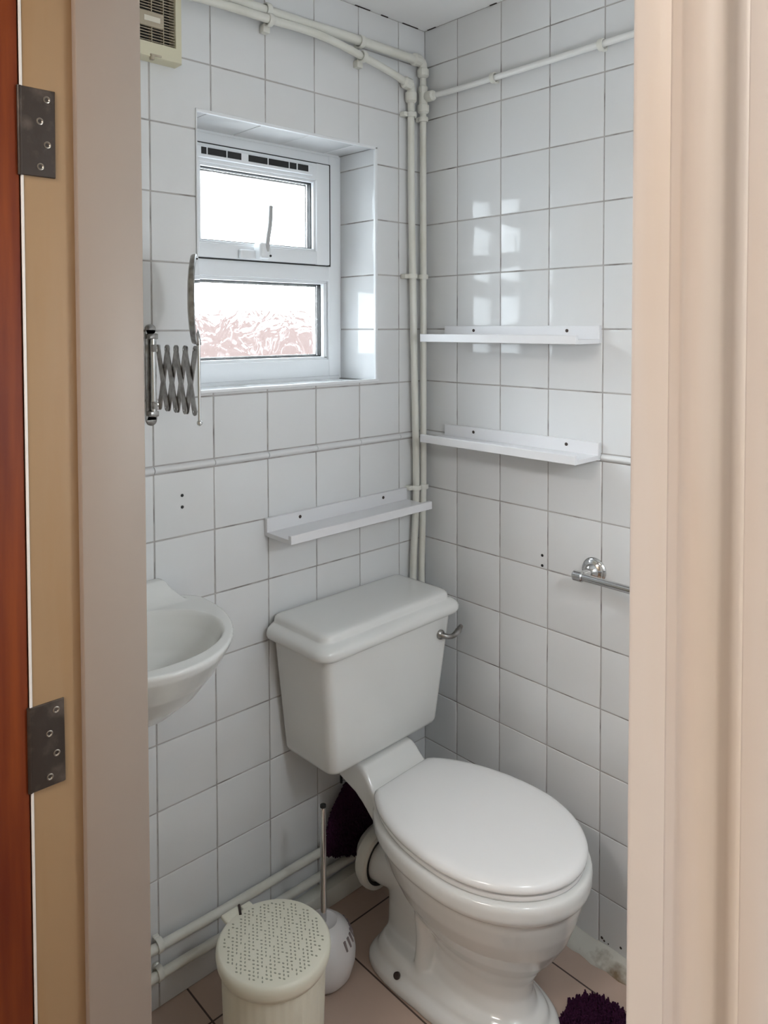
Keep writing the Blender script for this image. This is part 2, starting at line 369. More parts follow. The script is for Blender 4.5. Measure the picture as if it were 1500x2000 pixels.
# paint chips on the lining edge
bm = B(); random.seed(5)
for k in range(16):
    z = random.choice([random.uniform(.72, 1.15), random.uniform(.72, .95)]); y = YR-.004-random.random()*.010; L_ = .004+random.random()*.012
    if k < 3: z = 1.83+.03*k; y = YR-.0145
    lathe(bm, [(.0011, -.0002), (.0009, .00025), (.0003, .0003)], (XF, y, z), (-1, 0, 0), 7)
    for v in bm.verts[-21:] if False else []: pass
bm.verts.ensure_lookup_table()
c = fin('paint_chip', bm, mat('chipped_wood', (0.36, 0.22, 0.10), .7)); c.parent = bpy.data.objects['trim_4']; c['label'] = 'brown chips in the paint'
# hall shell
bm = B(); box(bm, -2.9, XF, -2.9, .26, -.05, 0); struct(fin('floor_hall', bm, M['hallfloor'], smooth=False)); bpy.data.objects['floor_hall'].name = 'floor.001'
bm = B(); box(bm, -2.9, XF, -2.9, .26, 2.40, 2.5); struct(fin('ceiling', bm, M['ceil'], smooth=False))
bm = B(); box(bm, -2.95, -2.85, -2.9, .26, -.05, 2.5); struct(fin('wall_left', bm, M['hallwall'], smooth=False))
bm = B(); box(bm, -2.9, XF, -2.95, -2.85, -.05, 2.5); struct(fin('wall_rear', bm, M['hallwall'], smooth=False))
bm = B(); box(bm, -2.9, XF, -.12, 0.0, -.05, 2.5); struct(fin('wall_end', bm, M['hallwall'], smooth=False))
# outside brick wall
bm = B(); box(bm, -4, 16, 9.0, 9.3, -2.0, 1.78, 0); struct(fin('wall_outside', bm, M['brick'], smooth=False))

# door leaf, opened flat away from the frame
bm = B(); box(bm, XF-.0015-.73, XF-.0015, YL+.0018, YL+.042, .01, HZ-.004, .0015, 2)
d1 = struct(fin('door_1', bm, M['wood']))
for zt in (1.726, 1.022, .27):
    bm = B(); h = .0495
    box(bm, XF-.0004, XF+.0375, YL-.0022, YL+.001, zt-h, zt+h, .0008, 1)
    for v in bm.verts:     # slightly ragged leaf edge
        if v.co.x > XF+.03: v.co.x += random.uniform(-.001, .001)
    hg = fin('hinge', bm, M['hinge'], d1); hg['label'] = 'dark tarnished steel hinge leaf let into the frame'
    bm = B(); tube(bm, [(XF-.0012, YL+.0004, zt-h), (XF-.0012, YL+.0004, zt+h)], .0028, 12)
    fin('knuckle', bm, M['hinge'], hg)
    for k in range(4):
        bm = B(); p = (XF+(.028 if k % 2 == 0 else .020), YL-.0021, zt+h-.011-k*.0255)
        lathe(bm, [(.0040, -.0005), (.0040, .0006), (.0030, .0010), (.0020, .0002), (.0016, -.0006)], p, (0, -1, 0), 16, True)
        s = fin('screw', bm, M['hingescrew'], hg)

# ------------------------------------------------------------------ window
FY = RD; xl, xr, zb, zt = HOLE[0]+.002, HOLE[1]-.012, HOLE[2]+.010, HOLE[3]-.008
bm = B()
def bar(bm, x0, x1, z0, z1, y0=FY, y1=FY+.06, b=.003): box(bm, x0, x1, y0, y1, z0, z1, b, 2)
FW = .042
bar(bm, xl, xl+FW, zb, zt); bar(bm, xr-FW, xr, zb, zt); bar(bm, xl+FW-.002, xr-FW+.002, zt-.035, zt, FY+.0005); bar(bm, xl+FW-.002, xr-FW+.002, zb, zb+.048, FY+.0005)
bar(bm, xl+FW-.002, xr-FW+.002, 1.634, 1.680, FY+.0005)
# packer at sides of frame
box(bm, HOLE[1]-.013, HOLE[1]-.001, FY+.01, FY+.06, HOLE[2]+.002, HOLE[3]-.002)
box(bm, xl, xr, FY+.004, FY+.06, HOLE[2]+.001, zb+.004); box(bm, xl, xr, FY+.004, FY+.058, zt-.004, HOLE[3]-.0005); box(bm, HOLE[0]+.001, xl+.004, FY+.01, FY+.058, HOLE[2]+.002, HOLE[3]-.002)
W = struct(fin('window_1', bm, M['upvc']))
def part(name, bm, m, parent, **k): return fin(name, bm, m, parent, **k)
# lower glazing bead + gasket + pane
def ring(bm, x0, x1, z0, z1, t, y0, y1, b=.002):
    box(bm, x0, x1, y0, y1, z1-t, z1, b); box(bm, x0, x1, y0, y1, z0, z0+t, b)
    box(bm, x0, x0+t, y0, y1, z0+t*.5, z1-t*.5, b); box(bm, x1-t, x1, y0, y1, z0+t*.5, z1-t*.5, b)
lx0, lx1, lz0, lz1 = xl+FW-.004, -.249, 1.410, 1.637
bm = B(); ring(bm, lx0, lx1, lz0, lz1, .012, FY+.006, FY+.030); part('glazing_bead', bm, M['upvc'], W)
bm = B(); ring(bm, lx0+.011, lx1-.011, lz0+.011, lz1-.011, .0035, FY+.020, FY+.034, 0); part('gasket', bm, M['black'], W, smooth=False)
bm = B(); box(bm, lx0+.008, lx1-.008, FY+.030, FY+.034, lz0+.008, lz1-.008); part('pane', bm, M['glass'], W, smooth=False)
# spacer bar (silver edge seen in the double glazing)
bm = B(); ring(bm, lx0+.014, lx1-.014, lz0+.014, lz1-.014, .004, FY+.036, FY+.046, 0); part('spacer_bar', bm, M['dullchrome'], W, smooth=False)
# opening sash
sx0, sx1, sz0, sz1 = xl+.034, -.252, 1.678, 1.957
bm = B(); t = .047
box(bm, sx0+t-.002, sx1-t+.002, FY-.0115, FY+.04, sz0+.0005, sz0+t-.010, .003); box(bm, sx0+t-.002, sx1-t+.002, FY-.0115, FY+.04, sz1-t, sz1-.0005, .003)
box(bm, sx0, sx0+t, FY-.012, FY+.04, sz0, sz1, .003); box(bm, sx1-t, sx1, FY-.012, FY+.04, sz0, sz1, .003)
part('sash', bm, M['upvc'], W)
bm = B(); ring(bm, sx0-.002, sx1+.0105, sz0-.003, sz1+.004, .007, FY-.002, FY+.002, 0); part('sash_seal', bm, M['black'], W, smooth=False)
gx0, gx1, gz0, gz1 = sx0+t-.003, sx1-t+.003, sz0+t-.014, sz1-t+.003
bm = B(); ring(bm, gx0, gx1, gz0, gz1, .010, FY-.006, FY+.012); part('glazing_bead', bm, M['upvc'], W)
bm = B(); ring(bm, gx0+.009, gx1-.009, gz0+.009, gz1-.009, .0035, FY+.004, FY+.020, 0); part('gasket', bm, M['black'], W, smooth=False)
bm = B(); box(bm, gx0+.006, gx1-.006, FY+.016, FY+.020, gz0+.006, gz1-.006); part('pane', bm, M['glass'], W, smooth=False)
bm = B(); ring(bm, gx0+.012, gx1-.012, gz0+.012, gz1-.012, .004, FY+.024, FY+.034, 0); part('spacer_bar', bm, M['dullchrome'], W, smooth=False)
# trickle vent
bm = B(); vx0, vx1, vz = -.700, -.318, 1.934
box(bm, vx0, vx1, FY-.022, FY-.010, vz-.015, vz+.013, .003); vt = part('vent', bm, M['upvc'], W)
for a, b in ((-.695, -.672), (-.664, -.650), (-.645, -.588), (-.583, -.545), (-.522, -.480), (-.475, -.405), (-.400, -.378)):
    pass
bm = B()
for a, b in ((-.664, -.650), (-.646, -.594), (-.590, -.550), (-.528, -.470), (-.466, -.402), (-.398, -.376), (-.371, -.336)):
    box(bm, a, b, FY-.0232, FY-.0215, vz-.007, vz+.0095)
part('vent_slot', bm, M['black'], vt, smooth=False)
# handle
bm = B(); box(bm, -.555, -.487, FY-.026, FY-.012, 1.678, 1.703, .005, 3); box(bm, -.512, -.478, FY-.050, FY-.014, 1.680, 1.722, .008, 3)
hd = part('handle', bm, M['upvc'], W)
bm = B()
pts = [(-.489, FY-.045, 1.700), (-.491, FY-.052, 1.73), (-.486, FY-.055, 1.77), (-.480, FY-.050, 1.815)]
tube(bm, pts, .0058, 12, True); part('lever', bm, mat('grey_lever', (.45, .45, .45), .4), hd)
bm = B(); lathe(bm, [(.003, 0), (.003, .002), (.002, .0025)], (-.482, FY-.050, 1.688), (0, -1, 0), 12); part('key_button', bm, M['black'], hd)

# ------------------------------------------------------------------ ledges (picture shelves)
def ledge(length, depth, zt_plate, zt_lip, hplate, hlip, screws, label, group):
    """local: back at y=0 plane, runs along +x from 0..length, projects to -y"""
    root = empty('wall_shelf', (0, 0, 0), label, 'shelf', group)
    bm = B(); box(bm, 0, length, -.012, 0, 0, hplate, .001, 1); part('back_plate', bm, M['ledge'], root)
    lt = hplate - (zt_plate-zt_lip)
    bm = B(); box(bm, 0, length, -depth+.010, -.0115, lt-hlip, lt-hlip+.011, .0008, 1); part('shelf_board', bm, M['ledge'], root)
    bm = B(); box(bm, 0, length, -depth, -depth+.011, lt-hlip, lt, .001, 1); part('front_lip', bm, M['ledge'], root)
    for s in screws:
        bm = B(); lathe(bm, [(.0042, 0), (.0042, .0012), (.003, .0018)], (s, -.0118, hplate-.0125), (0, -1, 0), 12)
        c = part('screw', bm, M['rust'], root); c['label'] = 'dark screw head'
    return root
s1 = ledge(.484, .112, 1.507, 1.485, .042, .021, (.106, .397), 'white picture ledge on the right wall, upper of the two', 'white picture ledges')
s1.location = (-.0018, -.088, 1.507-.042); s1.rotation_euler = (0, 0, -math.pi/2)
s2 = ledge(.484, .112, 1.230, 1.210, .042, .021, (.106, .397), 'white picture ledge on the right wall, lower of the two', 'white picture ledges')
s2.location = (-.0018, -.088, 1.230-.042); s2.rotation_euler = (0, 0, -math.pi/2)
s3 = ledge(.482, .108, 1.043, 1.020, .043, .021, (.100, .388), 'white picture ledge under the window, above the toilet cistern', 'white picture ledges')
s3.location = (-.570, -.0018, .999); s3.rotation_euler = (0, -.012, 0)

# ------------------------------------------------------------------ pipes
def fitting(pos, axis, r=.0155, L=.03, parent=None, name='compression_fitting'):
    bm = B(); h = L/2
    lathe(bm, [(r*.75, -h), (r*.95, -h+.002), (r, -h+.005), (r, h-.009), (r*.96, h-.005), (r*.72, h-.001), (r*.66, h)], pos, axis, 12)
    return fin(name, bm, M['pipe'], parent, ang=25)
def clip(pos, axis, towall, r, parent):
    """saddle clip: ring round the pipe and a foot to the wall"""
    bm = B(); ax = Vector(axis); tw = Vector(towall)
    lathe(bm, [(r+.0012, .002), (r+.0012, -.0065), (r+.004, -.0065), (r+.0052, -.004), (r+.0052, .004), (r+.004, .0065), (r+.0012, .0065), (r+.0012, .002)], pos, axis, 20, False)
    side = ax.cross(tw).normalized()
    c = Vector(pos)
    for s in (1,):
        pass
    f = c + tw*(r+.004)
    d = Vector((abs(ax.x)*.0065+abs(side.x)*(r+.003)+abs(tw.x)*.005, abs(ax.y)*.0065+abs(side.y)*(r+.003)+abs(tw.y)*.005, abs(ax.z)*.0065+abs(side.z)*(r+.003)+abs(tw.z)*.005))
    box(bm, f.x-d.x, f.x+d.x, f.y-d.y, f.y+d.y, f.z-d.z, f.z+d.z, .0015, 1)
    return fin('pipe_clip', bm, M['pipe'], parent)
# A: lower horizontal pipe -> left riser
PA = empty('water_pipe', (-.075, -.022, .7), 'cream pipe, left of the two corner risers, joining the lower bowed pipe above the window', 'pipe', 'painted copper pipes')
def P_(bm_r, pts, par, r, smooth=True, name='pipe_run'):
    bm = B(); tube(bm, pts, r, 16, smooth); o = fin(name, bm, M['pipew'] if par.name == 'water_pipe.002' else M['pipe']); reparent(o, par); return o
P_(None, [(-.070, -.021, .55), (-.072, -.021, .8), (-.060, -.022, 1.048), (-.070, -.024, 1.4), (-.076, -.024, 1.647), (-.079, -.022, 1.9), (-.079, -.021, 2.16)], PA, .0098)
P_(None, [(-1.19, -.034, 2.214), (-.90, -.034, 2.217), (-.72, -.034, 2.226), (-.57, -.032, 2.229), (-.42, -.032, 2.231), (-.268, -.028, 2.214), (-.16, -.026, 2.196), (-.085, -.024, 2.178)], PA, .0100)
# B: upper horizontal -> right riser, tee to right wall
PB = empty('water_pipe', (-.033, -.025, .7), 'cream pipe, right of the two corner risers, joining the upper straight pipe above the window', 'pipe', 'painted copper pipes')
P_(None, [(-.041, -.024, .55), (-.040, -.024, .8), (-.033, -.024, 1.048), (-.034, -.026, 1.4), (-.034, -.026, 1.647), (-.034, -.025, 1.95), (-.033, -.024, 2.24)], PB, .0095)
P_(None, [(-1.19, -.020, 2.258), (-.6, -.020, 2.252), (-.3, -.020, 2.256), (-.045, -.022, 2.254)], PB, .0125)
PC = empty('water_pipe', (-.02, -.03, 2.157), 'cream-painted pipe high along the right wall, starting at the corner', 'pipe', 'painted copper pipes')
P_(None, [(-.026, -.030, 2.156), (-.016, -.12, 2.156), (-.016, -.30, 2.156), (-.016, -.6, 2.158), (-.016, -1.0, 2.16), (-.016, -1.5, 2.16)], PC, .0078)
def fit(par, pos, axis, **k): o = fitting(pos, axis, **k); reparent(o, par)
def clp(par, *a): o = clip(*a, None); reparent(o, par)
fit(PA, (-.080, -.022, 2.146), (0, 0, -1), r=.0165, L=.030)
fit(PA, (-.098, -.024, 2.181), (-1, 0, .12), r=.0165, L=.030)
bm = B(); tube(bm, [(-.094, -.023, 2.180), (-.083, -.022, 2.178), (-.080, -.022, 2.170), (-.080, -.022, 2.155)], .0120, 14, True); o = fin('elbow', bm, M['pipe']); reparent(o, PA)
fit(PB, (-.0335, -.025, 2.222), (0, 0, -1), r=.0170, L=.026)
fit(PB, (-.060, -.022, 2.255), (-1, 0, 0), r=.0175, L=.028)
bm = B(); tube(bm, [(-.055, -.022, 2.255), (-.040, -.023, 2.253), (-.034, -.024, 2.246), (-.0335, -.024, 2.230)], .0125, 14, True); o = fin('elbow', bm, M['pipe']); reparent(o, PB)
fit(PB, (-.034, -.025, 2.176), (0, 0, 1), r=.0145, L=.022)
bm = B(); tube(bm, [(-.034, -.026, 2.172), (-.034, -.026, 2.128)], .0130, 14); o = fin('tee', bm, M['pipe']); reparent(o, PB)
fit(PB, (-.034, -.026, 2.121), (0, 0, -1), r=.0170, L=.026)
fit(PC, (-.030, -.050, 2.154), (0.0, -1, 0.0), r=.0150, L=.030)
for z, xa, xb in ((2.098, -.079, -.034), (1.647, -.0765, -.034), (1.046, -.0605, -.033)):
    clp(PA, (xa, -.0225, z), (0, 0, 1), (0, 1, 0), .0098)
    clp(PB, (xb, -.025, z-(.006 if z > 2 else 0)), (0, 0, 1), (0, 1, 0), .0095)
for z, xa, xb in ((2.098, -.079, -.034), (1.647, -.0765, -.034), (1.046, -.0605, -.033)):
    bm = B(); box(bm, xa-.027, xa-.006, -.022, -.002, z-.0065, z+.0065, .002); o = fin('pipe_clip', bm, M['pipe']); reparent(o, PA)
for x, za in ((-.565, 2.228), (-.268, 2.213)):
    clp(PB, (x, -.020, 2.254), (1, 0, 0), (0, 1, 0), .0125); clp(PA, (x, -.031, za), (1, 0, 0), (0, 1, 0), .0100)
    bm = B(); box(bm, x-.010, x+.010, -.020, -.001, za-.026, za-.006, .003); o = fin('pipe_clip', bm, M['pipe']); reparent(o, PA)
for y in (-.262, -.575, -.95): clp(PC, (-.016, y, 2.156), (0, 1, 0), (1, 0, 0), .0092)
# skirting pipes
for z, dz, lab in ((.166, .0, 'cream-painted pipe low on the window wall, upper of the pair'), (.103, .0, 'cream-painted pipe low on the window wall, lower of the pair')):
    q = empty('skirting_pipe', (-.86, -.02, z), lab, 'pipe', 'pair of low pipes')
    bm = B(); tube(bm, [(-1.19, -.022, z), (-.7, -.021, z-.014), (-.4, -.020, z-.016), (-.03, -.020, z-.02)], .0105, 14, True); o = fin('pipe_run', bm, M['pipe']); reparent(o, q)
    clp(q, (-.868, -.0215, z-.006), (1, 0, 0), (0, 1, 0), .0105)
bm = B()
for z in (.133, .128):
    pass
# boxed skirting board behind the toilet on the window wall
bm = B(); box(bm, -.60, -.02, -.036, -.0022, .001, .052, .004, 2); struct(fin('baseboard_back', bm, M['pipe']))

# ------------------------------------------------------------------ extractor fan
EF = empty('extractor_fan', (-.90, -.001, 2.17), 'cream square extractor fan with louvred grille, high on the tiled window wall', 'extractor fan')
fx0, fx1, fz0, fz1, fd = -1.035, -.797, 2.070, 2.308, .036
gx0_, gx1_, gz0_, gz1_ = fx0+.016, fx1-.016, fz0+.031, fz1-.016
bm = B(); rr_ = lambda a0, a1, b0, b1, y: [(a0, y, b0), (a1, y, b0), (a1, y, b1), (a0, y, b1)]
loft(bm, [rr_(fx0, fx1, fz0, fz1, -.002), rr_(fx0, fx1, fz0, fz1, -fd+.004), rr_(fx0+.0015, fx1-.0015, fz0+.0015, fz1-.0015, -fd+.001), rr_(fx0+.004, fx1-.004, fz0+.004, fz1-.004, -fd),
          rr_(gx0_-.001, gx1_+.001, gz0_-.001, gz1_+.001, -fd), rr_(gx0_, gx1_, gz0_, gz1_, -fd+.002), rr_(gx0_, gx1_, gz0_, gz1_, -.004)], True, False)
o = fin('casing', bm, M['cream']); reparent(o, EF)
bm = B(); box(bm, gx0_-.004, gx1_+.004, -.008, -.003, gz0_-.004, gz1_+.004); o = fin('dark_interior', bm, M['black'], smooth=False); reparent(o, EF)
bm = B(); z = gz0_+.003
while z < gz1_-.002:
    L = [[(gx0_-.002, -fd+.005, z), (gx0_-.002, -fd+.004, z+.0012), (gx0_-.002, -fd+.010, z+.0022), (gx0_-.002, -fd+.0105, z+.001)],
         [(gx1_+.002, -fd+.005, z), (gx1_+.002, -fd+.004, z+.0012), (gx1_+.002, -fd+.010, z+.0022), (gx1_+.002, -fd+.0105, z+.001)]]
    loft(bm, L); z += .0060
o = fin('louvre', bm, M['slat'], smooth=False); reparent(o, EF)
bm = B()
for x in (-.838, -.865, -.93): box(bm, x-.0008, x+.0008, -fd+.005, -fd+.018, gz0_-.001, gz1_+.001)
o = fin('rib', bm, M['slat'], smooth=False); reparent(o, EF)
bm = B(); box(bm, -.905, -.839, -fd+.001, -fd+.010, 2.133, 2.163, .002); o = fin('badge_plate', bm, M['slat']); reparent(o, EF)
bm = B(); box(bm, -.884, -.848, -fd+.0002, -fd+.0012, 2.143, 2.154); o2 = fin('sticker', bm, M['sticker'], smooth=False); o2['label'] = 'pale rectangular sticker'; reparent(o2, EF)
bm = B(); box(bm, -.872, -.846, -fd-.0022, -fd+.002, 2.0725, 2.0765, .001); box(bm, -.871, -.863, -fd-.004, -fd+.006, 2.064, 2.0735, .001); o = fin('pull_switch', bm, M['slat']); reparent(o, EF)

# ------------------------------------------------------------------ extending mirror
MR = empty('extending_mirror', (-.862, -.003, 1.40), 'round shaving mirror seen edge-on, on a chrome extending scissor arm left of the window', 'mirror')
mx = -.862
bm = B(); 
lathe(bm, [(.0125, 0), (.0125, .002), (.011, .003)], (mx, -.002, 1.500), (0, -1, 0), 24); lathe(bm, [(.0125, 0), (.0125, .002), (.011, .003)], (mx, -.002, 1.306), (0, -1, 0), 24)
box(bm, mx-.0125, mx+.0125, -.005, -.002, 1.306, 1.500)
o = fin('wall_plate', bm, M['dullchrome']); reparent(o, MR)
for z in (1.486, 1.320):
    bm = B(); box(bm, mx-.010, mx+.010, -.020, -.004, z-.006, z+.006, .002); o = fin('bracket_lug', bm, M['dullchrome']); reparent(o, MR)
bm = B(); tube(bm, [(mx, -.014, 1.314), (mx, -.014, 1.492)], .0052, 14); o = fin('pivot_rod', bm, M['chrome']); reparent(o, MR)
for z in (1.461, 1.339):
    bm = B(); box(bm, mx-.005, mx+.005, -.040, -.010, z-.008, z+.008, .002); o = fin('collar', bm, M['chrome']); reparent(o, MR)
y0, y1, zt_, zb_ = -.038, -.190, 1.461, 1.339
n = 4; st = (y1-y0)/(n+.0)
def strap(bm, ya, za, yb, zb2, x):
    a = Vector((x, ya, za)); b = Vector((x, yb, zb2)); d = (b-a).normalized(); s = Vector((0, -d.z, d.y))*.0083
    L = []
    for xx in (x-.0011, x+.0011):
        P = []
        for k in range(9):
            t = math.pi*k/8; P.append(a + (s*math.cos(t)) - d*.0083*math.sin(t) + Vector((xx-x, 0, 0)))
        for k in range(9):
            t = math.pi*k/8; P.append(b - (s*math.cos(t)) + d*.0083*math.sin(t) + Vector((xx-x, 0, 0)))
        L.append(P)
    loft(bm, L)
ys = [y0 + (y1-y0)*k/4 for k in range(5)]
for k in range(4):
    for (za, zc, dx) in ((zt_, zb_, -.0014), (zb_, zt_, .0014)):
        bm = B(); strap(bm, ys[k]-.002, za, ys[k+1], zc, mx+dx); o = fin('scissor_strap', bm, M['dullchrome'], ang=40); reparent(o, MR)
for y in ys:
    for z in (zt_, zb_):
        bm = B(); tube(bm, [(mx-.004, y, z), (mx+.004, y, z)], .0022, 10); o = fin('rivet', bm, M['chrome']); reparent(o, MR)
bm = B(); tube(bm, [(mx, -.206, 1.322), (mx, -.206, 1.475)], .0030, 12)
lathe(bm, [(.001, -.006), (.005, -.003), (.0058, 0), (.005, .003), (.001, .006)], (mx, -.206, 1.318), (0, 0, 1), 14)
o = fin('arm_post', bm, M['chrome']); reparent(o, MR)
bm = B(); tube(bm, [(mx, -.206, 1.470), (mx-.001, -.205, 1.485), (mx-.002, -.199, 1.50)], .0048, 12, True); o = fin('knuckle_joint', bm, M['dullchrome']); reparent(o, MR)
# mirror disc: nearly edge-on
zc, R_ = 1.560, .086
vx = Vector((mx+1.616, -.199+1.516, 0)).normalized()
side = Vector((vx.y, -vx.x, 0))              # pointing image-right
nrm = (side*math.cos(math.radians(4)) - vx*math.sin(math.radians(4))).normalized()
cpos = Vector((mx-.004, -.199, zc))
bm = B(); lathe(bm, [(R_*.2, -.009), (R_*.8, -.0085), (R_, -.005), (R_+.002, -.001), (R_+.002, .004), (R_-.001, .0052), (R_-.004, .0052)], cpos, nrm, 64)
o = fin('mirror_rim', bm, M['dullchrome']); reparent(o, MR)
bm = B(); lathe(bm, [(R_-.0035, .0045), (R_-.0035, .0056)], cpos, nrm, 64); o = fin('mirror_glass', bm, M['mirror']); reparent(o, MR)

# ------------------------------------------------------------------ ceramics via remesh
def remeshed(name, bm, m, parent, vox=.004, it=6, fac=.6):
    bmesh.ops.recalc_face_normals(bm, faces=bm.faces)
    me = bpy.data.meshes.new(name+'_raw'); bm.to_mesh(me); bm.free()
    o = bpy.data.objects.new(name, me); COL.objects.link(o)
    r = o.modifiers.new('r', 'REMESH'); r.mode = 'VOXEL'; r.voxel_size = vox
    s = o.modifiers.new('s', 'SMOOTH'); s.iterations = it; s.factor = fac
    dg = bpy.context.evaluated_depsgraph_get(); dg.update()
    ev = bpy.data.meshes.new_from_object(o.evaluated_get(dg)); ev.name = name
    o.modifiers.clear(); o.data = ev; bpy.data.meshes.remove(me)
    ev.materials.clear(); ev.materials.append(m); ev.shade_smooth()
    if parent: o.parent = parent
    return o
def egg(cd, w, rear, front, z, n=64, rn=2.0, fn=2.0, clip=None, cx=0.0):
    """closed outline: local x = lateral, local y = -distance from the wall"""
    out = []
    for i in range(n):
        t = 2*math.pi*i/n; s, c = math.sin(t), math.cos(t)
        p = fn if c >= 0 else rn
        l = w*math.copysign(abs(s)**(2/p), s); d = (front if c >= 0 else rear)*math.copysign(abs(c)**(2/p), c)
        d = cd+d
        if clip is not None: d = max(d, clip)
        out.append((cx+l, -d, z))
    return out
# ---- basin
BS = empty('wash_basin', (-.985, -.002, .92), 'small white ceramic wash basin on the window wall, half hidden by the door frame', 'wash basin')
bm = B(); bl = []
for z, w_, f_, cd, rr in ((-.172, .04, .05, .05, .05), (-.168, .085, .115, .05, .05), (-.148, .130, .180, .055, .055), (-.112, .163, .215, .065, .065), (-.07, .184, .238, .08, .078), (-.04, .195, .250, .09, .088), (-.018, .199, .257, .10, .098), (-.005, .205, .262, .10, .098), (0, .203, .260, .10, .098)):
    bl.append(egg(cd, w_, rr, f_-(0 if z > -.03 else 0), z, 64, rn=3.2))
ins = []
for z, w_, f_, r_ in ((0, .165, .142, .128), (-.006, .160, .138, .124), (-.03, .148, .125, .112), (-.07, .118, .10, .09), (-.10, .075, .065, .06), (-.112, .03, .03, .03)):
    ins.append(egg(.185, w_, r_, f_, z, 64))
loft(bm, bl+ins)
# raised tap ledge at the back
lb = []
for d, h, hw in ((.0, .040, .142), (.022, .040, .142), (.032, .030, .146), (.050, .010, .165), (.070, -.004, .18)):
    lb.append([(-hw, -d, -.05), (-hw-.004, -d, h-.010), (-hw+.003, -d, h-.002), (-hw+.010, -d, h), (hw-.010, -d, h), (hw-.003, -d, h-.002), (hw+.004, -d, h-.010), (hw, -d, -.05)])
loft(bm, lb)
remeshed('bowl', bm, M['ceramic'], BS, .003, 4)
# ---- toilet
TZ = math.radians(3.0)
TO = empty('toilet', (-.345, -.002, 0), 'white close-coupled toilet with lid down, standing against the window wall', 'toilet')
# cistern (kept almost square to the wall)
cis = empty('cistern_group', (0, 0, 0), 'x', 'x'); bpy.data.objects.remove(cis)
RC = Matrix.Rotation(math.radians(1.6), 4, 'Z')
def rbox(w0, w1, d0, d1, z, rad, cx=0.010, n=7):
    """rounded rectangle; lateral w0..w1, depth d0..d1"""
    P = []
    for cxx, cyy, a0 in ((w1-rad, d1-rad, 0), (w0+rad, d1-rad, 90), (w0+rad, d0+min(rad, .012), 180), (w1-rad, d0+min(rad, .012), 270)):
        rr = rad if a0 < 180 else min(rad, .012)
        for k in range(n):
            a = math.radians(a0 + 90*k/(n-1)); 
            x = (w1-rr if a0 in (0, 270) else w0+rr) + rr*math.cos(a); y = cyy + rr*math.sin(a)
            P.append(Vector((cx+x, -y, z)))
    return [RC @ p for p in P]
def cist(z):   # taper
    t = (z-.460)/(.752-.460); w = .187 + t*(.222-.187); d1 = .186 + t*(.207-.186)
    return w, d1
bm = B(); L = []
for z, ins_ in ((.458, .012), (.460, .006), (.464, .002), (.472, 0), (.55, 0), (.65, 0), (.75, 0), (.756, 0)):
    w_, d1 = cist(z); L.append(rbox(-w_+ins_, w_-ins_, .008+ins_*.5, d1-ins_, z, .024))
loft(bm, L); fin('cistern', bm, M['ceramic'], TO, ang=60)
bm = B(); L = []
for z, g in ((.750, -.004), (.751, -.014), (.754, -.018), (.762, -.021), (.770, -.0205), (.777, -.017), (.782, -.010), (.785, -.005), (.787, .000), (.789, .0015), (.797, .0025), (.802, .0045), (.8055, .0085), (.8075, .016), (.8085, .030), (.809, .05)):
    w_ = .224; d1 = .206
    L.append(rbox(-w_+g, w_-g, .004+max(g, 0)*.5, d1-g, z, max(.030-g*.3, .01)))
loft(bm, L); fin('cistern_lid', bm, M['ceramic'], TO, ang=60)
# flush lever
bm = B(); q = RC @ Vector((.010+.172, -.206, .702))
lathe(bm, [(.012, -.004), (.0125, .003), (.010, .007), (.006, .009)], q, RC.to_3x3() @ Vector((0, -1, 0)), 20)
tube(bm, [q+Vector((-.001, -.005, 0)), q+Vector((.006, -.016, -.002)), q+Vector((.022, -.022, -.004)), q+Vector((.042, -.022, .002)), q+Vector((.062, -.018, .012))], [.0080, .0068, .0062, .0072, .0085, .0055], 12, True)
fin('flush_lever', bm, M['dullchrome'], TO)
# pan
RP = Matrix.Translation((0, -.02, 0)) @ Matrix.Rotation(TZ, 4, 'Z') @ Matrix.Translation((0, .02, 0))
def pl(loop): return [RP @ Vector(p) for p in loop]
bm = B()
# bowl and front pedestal
BL = []
for z, w_, cd, rr, fr, fn in ((.030, .095, .46, .14, .165, 2.3), (.055, .082, .46, .13, .148, 2.2), (.09, .070, .47, .11, .126, 2), (.125, .074, .47, .11, .130, 2), (.16, .090, .47, .13, .150, 2),
                          (.20, .118, .475, .16, .176, 2), (.24, .143, .48, .19, .195, 2), (.28, .161, .485, .215, .205, 2), (.318, .172, .49, .235, .2105, 2), (.338, .176, .49, .245, .2145, 2), (.346, .187, .49, .250, .2235, 2), (.356, .1915, .49, .252, .227, 2), (.376, .1915, .49, .252, .227, 2), (.386, .187, .49, .250, .223, 2), (.388, .17, .49, .24, .205, 2)):
    BL.append(pl(egg(cd, w_, rr*1.18, fr, z, 64, fn=fn, rn=2.1, clip=cd-rr)))
loft(bm, BL)
# foot flange
FL = []
for z, w_, cd, rr, fr in ((0, .121, .40, .205, .248), (.006, .123, .40, .207, .250), (.020, .122, .40, .206, .249), (.030, .114, .40, .198, .241), (.034, .104, .40, .192, .230), (.046, .100, .40, .188, .224), (.060, .088, .40, .180, .206)):
    FL.append(pl(egg(cd, w_, rr, fr, z, 64, rn=4.2, fn=2.6)))
loft(bm, FL)
# rear trap column
CL = []
for z, w_, d0, d1 in ((.02, .060, .200, .43), (.06, .050, .205, .42), (.12, .046, .205, .42), (.20, .052, .20, .44), (.26, .070, .195, .46), (.31, .090, .19, .48), (.35, .10, .18, .48)):
    c_ = (d0+d1)/2; h_ = (d1-d0)/2
    CL.append(pl(egg(c_, w_, h_, h_, z, 48, rn=2.6)))
loft(bm, CL)
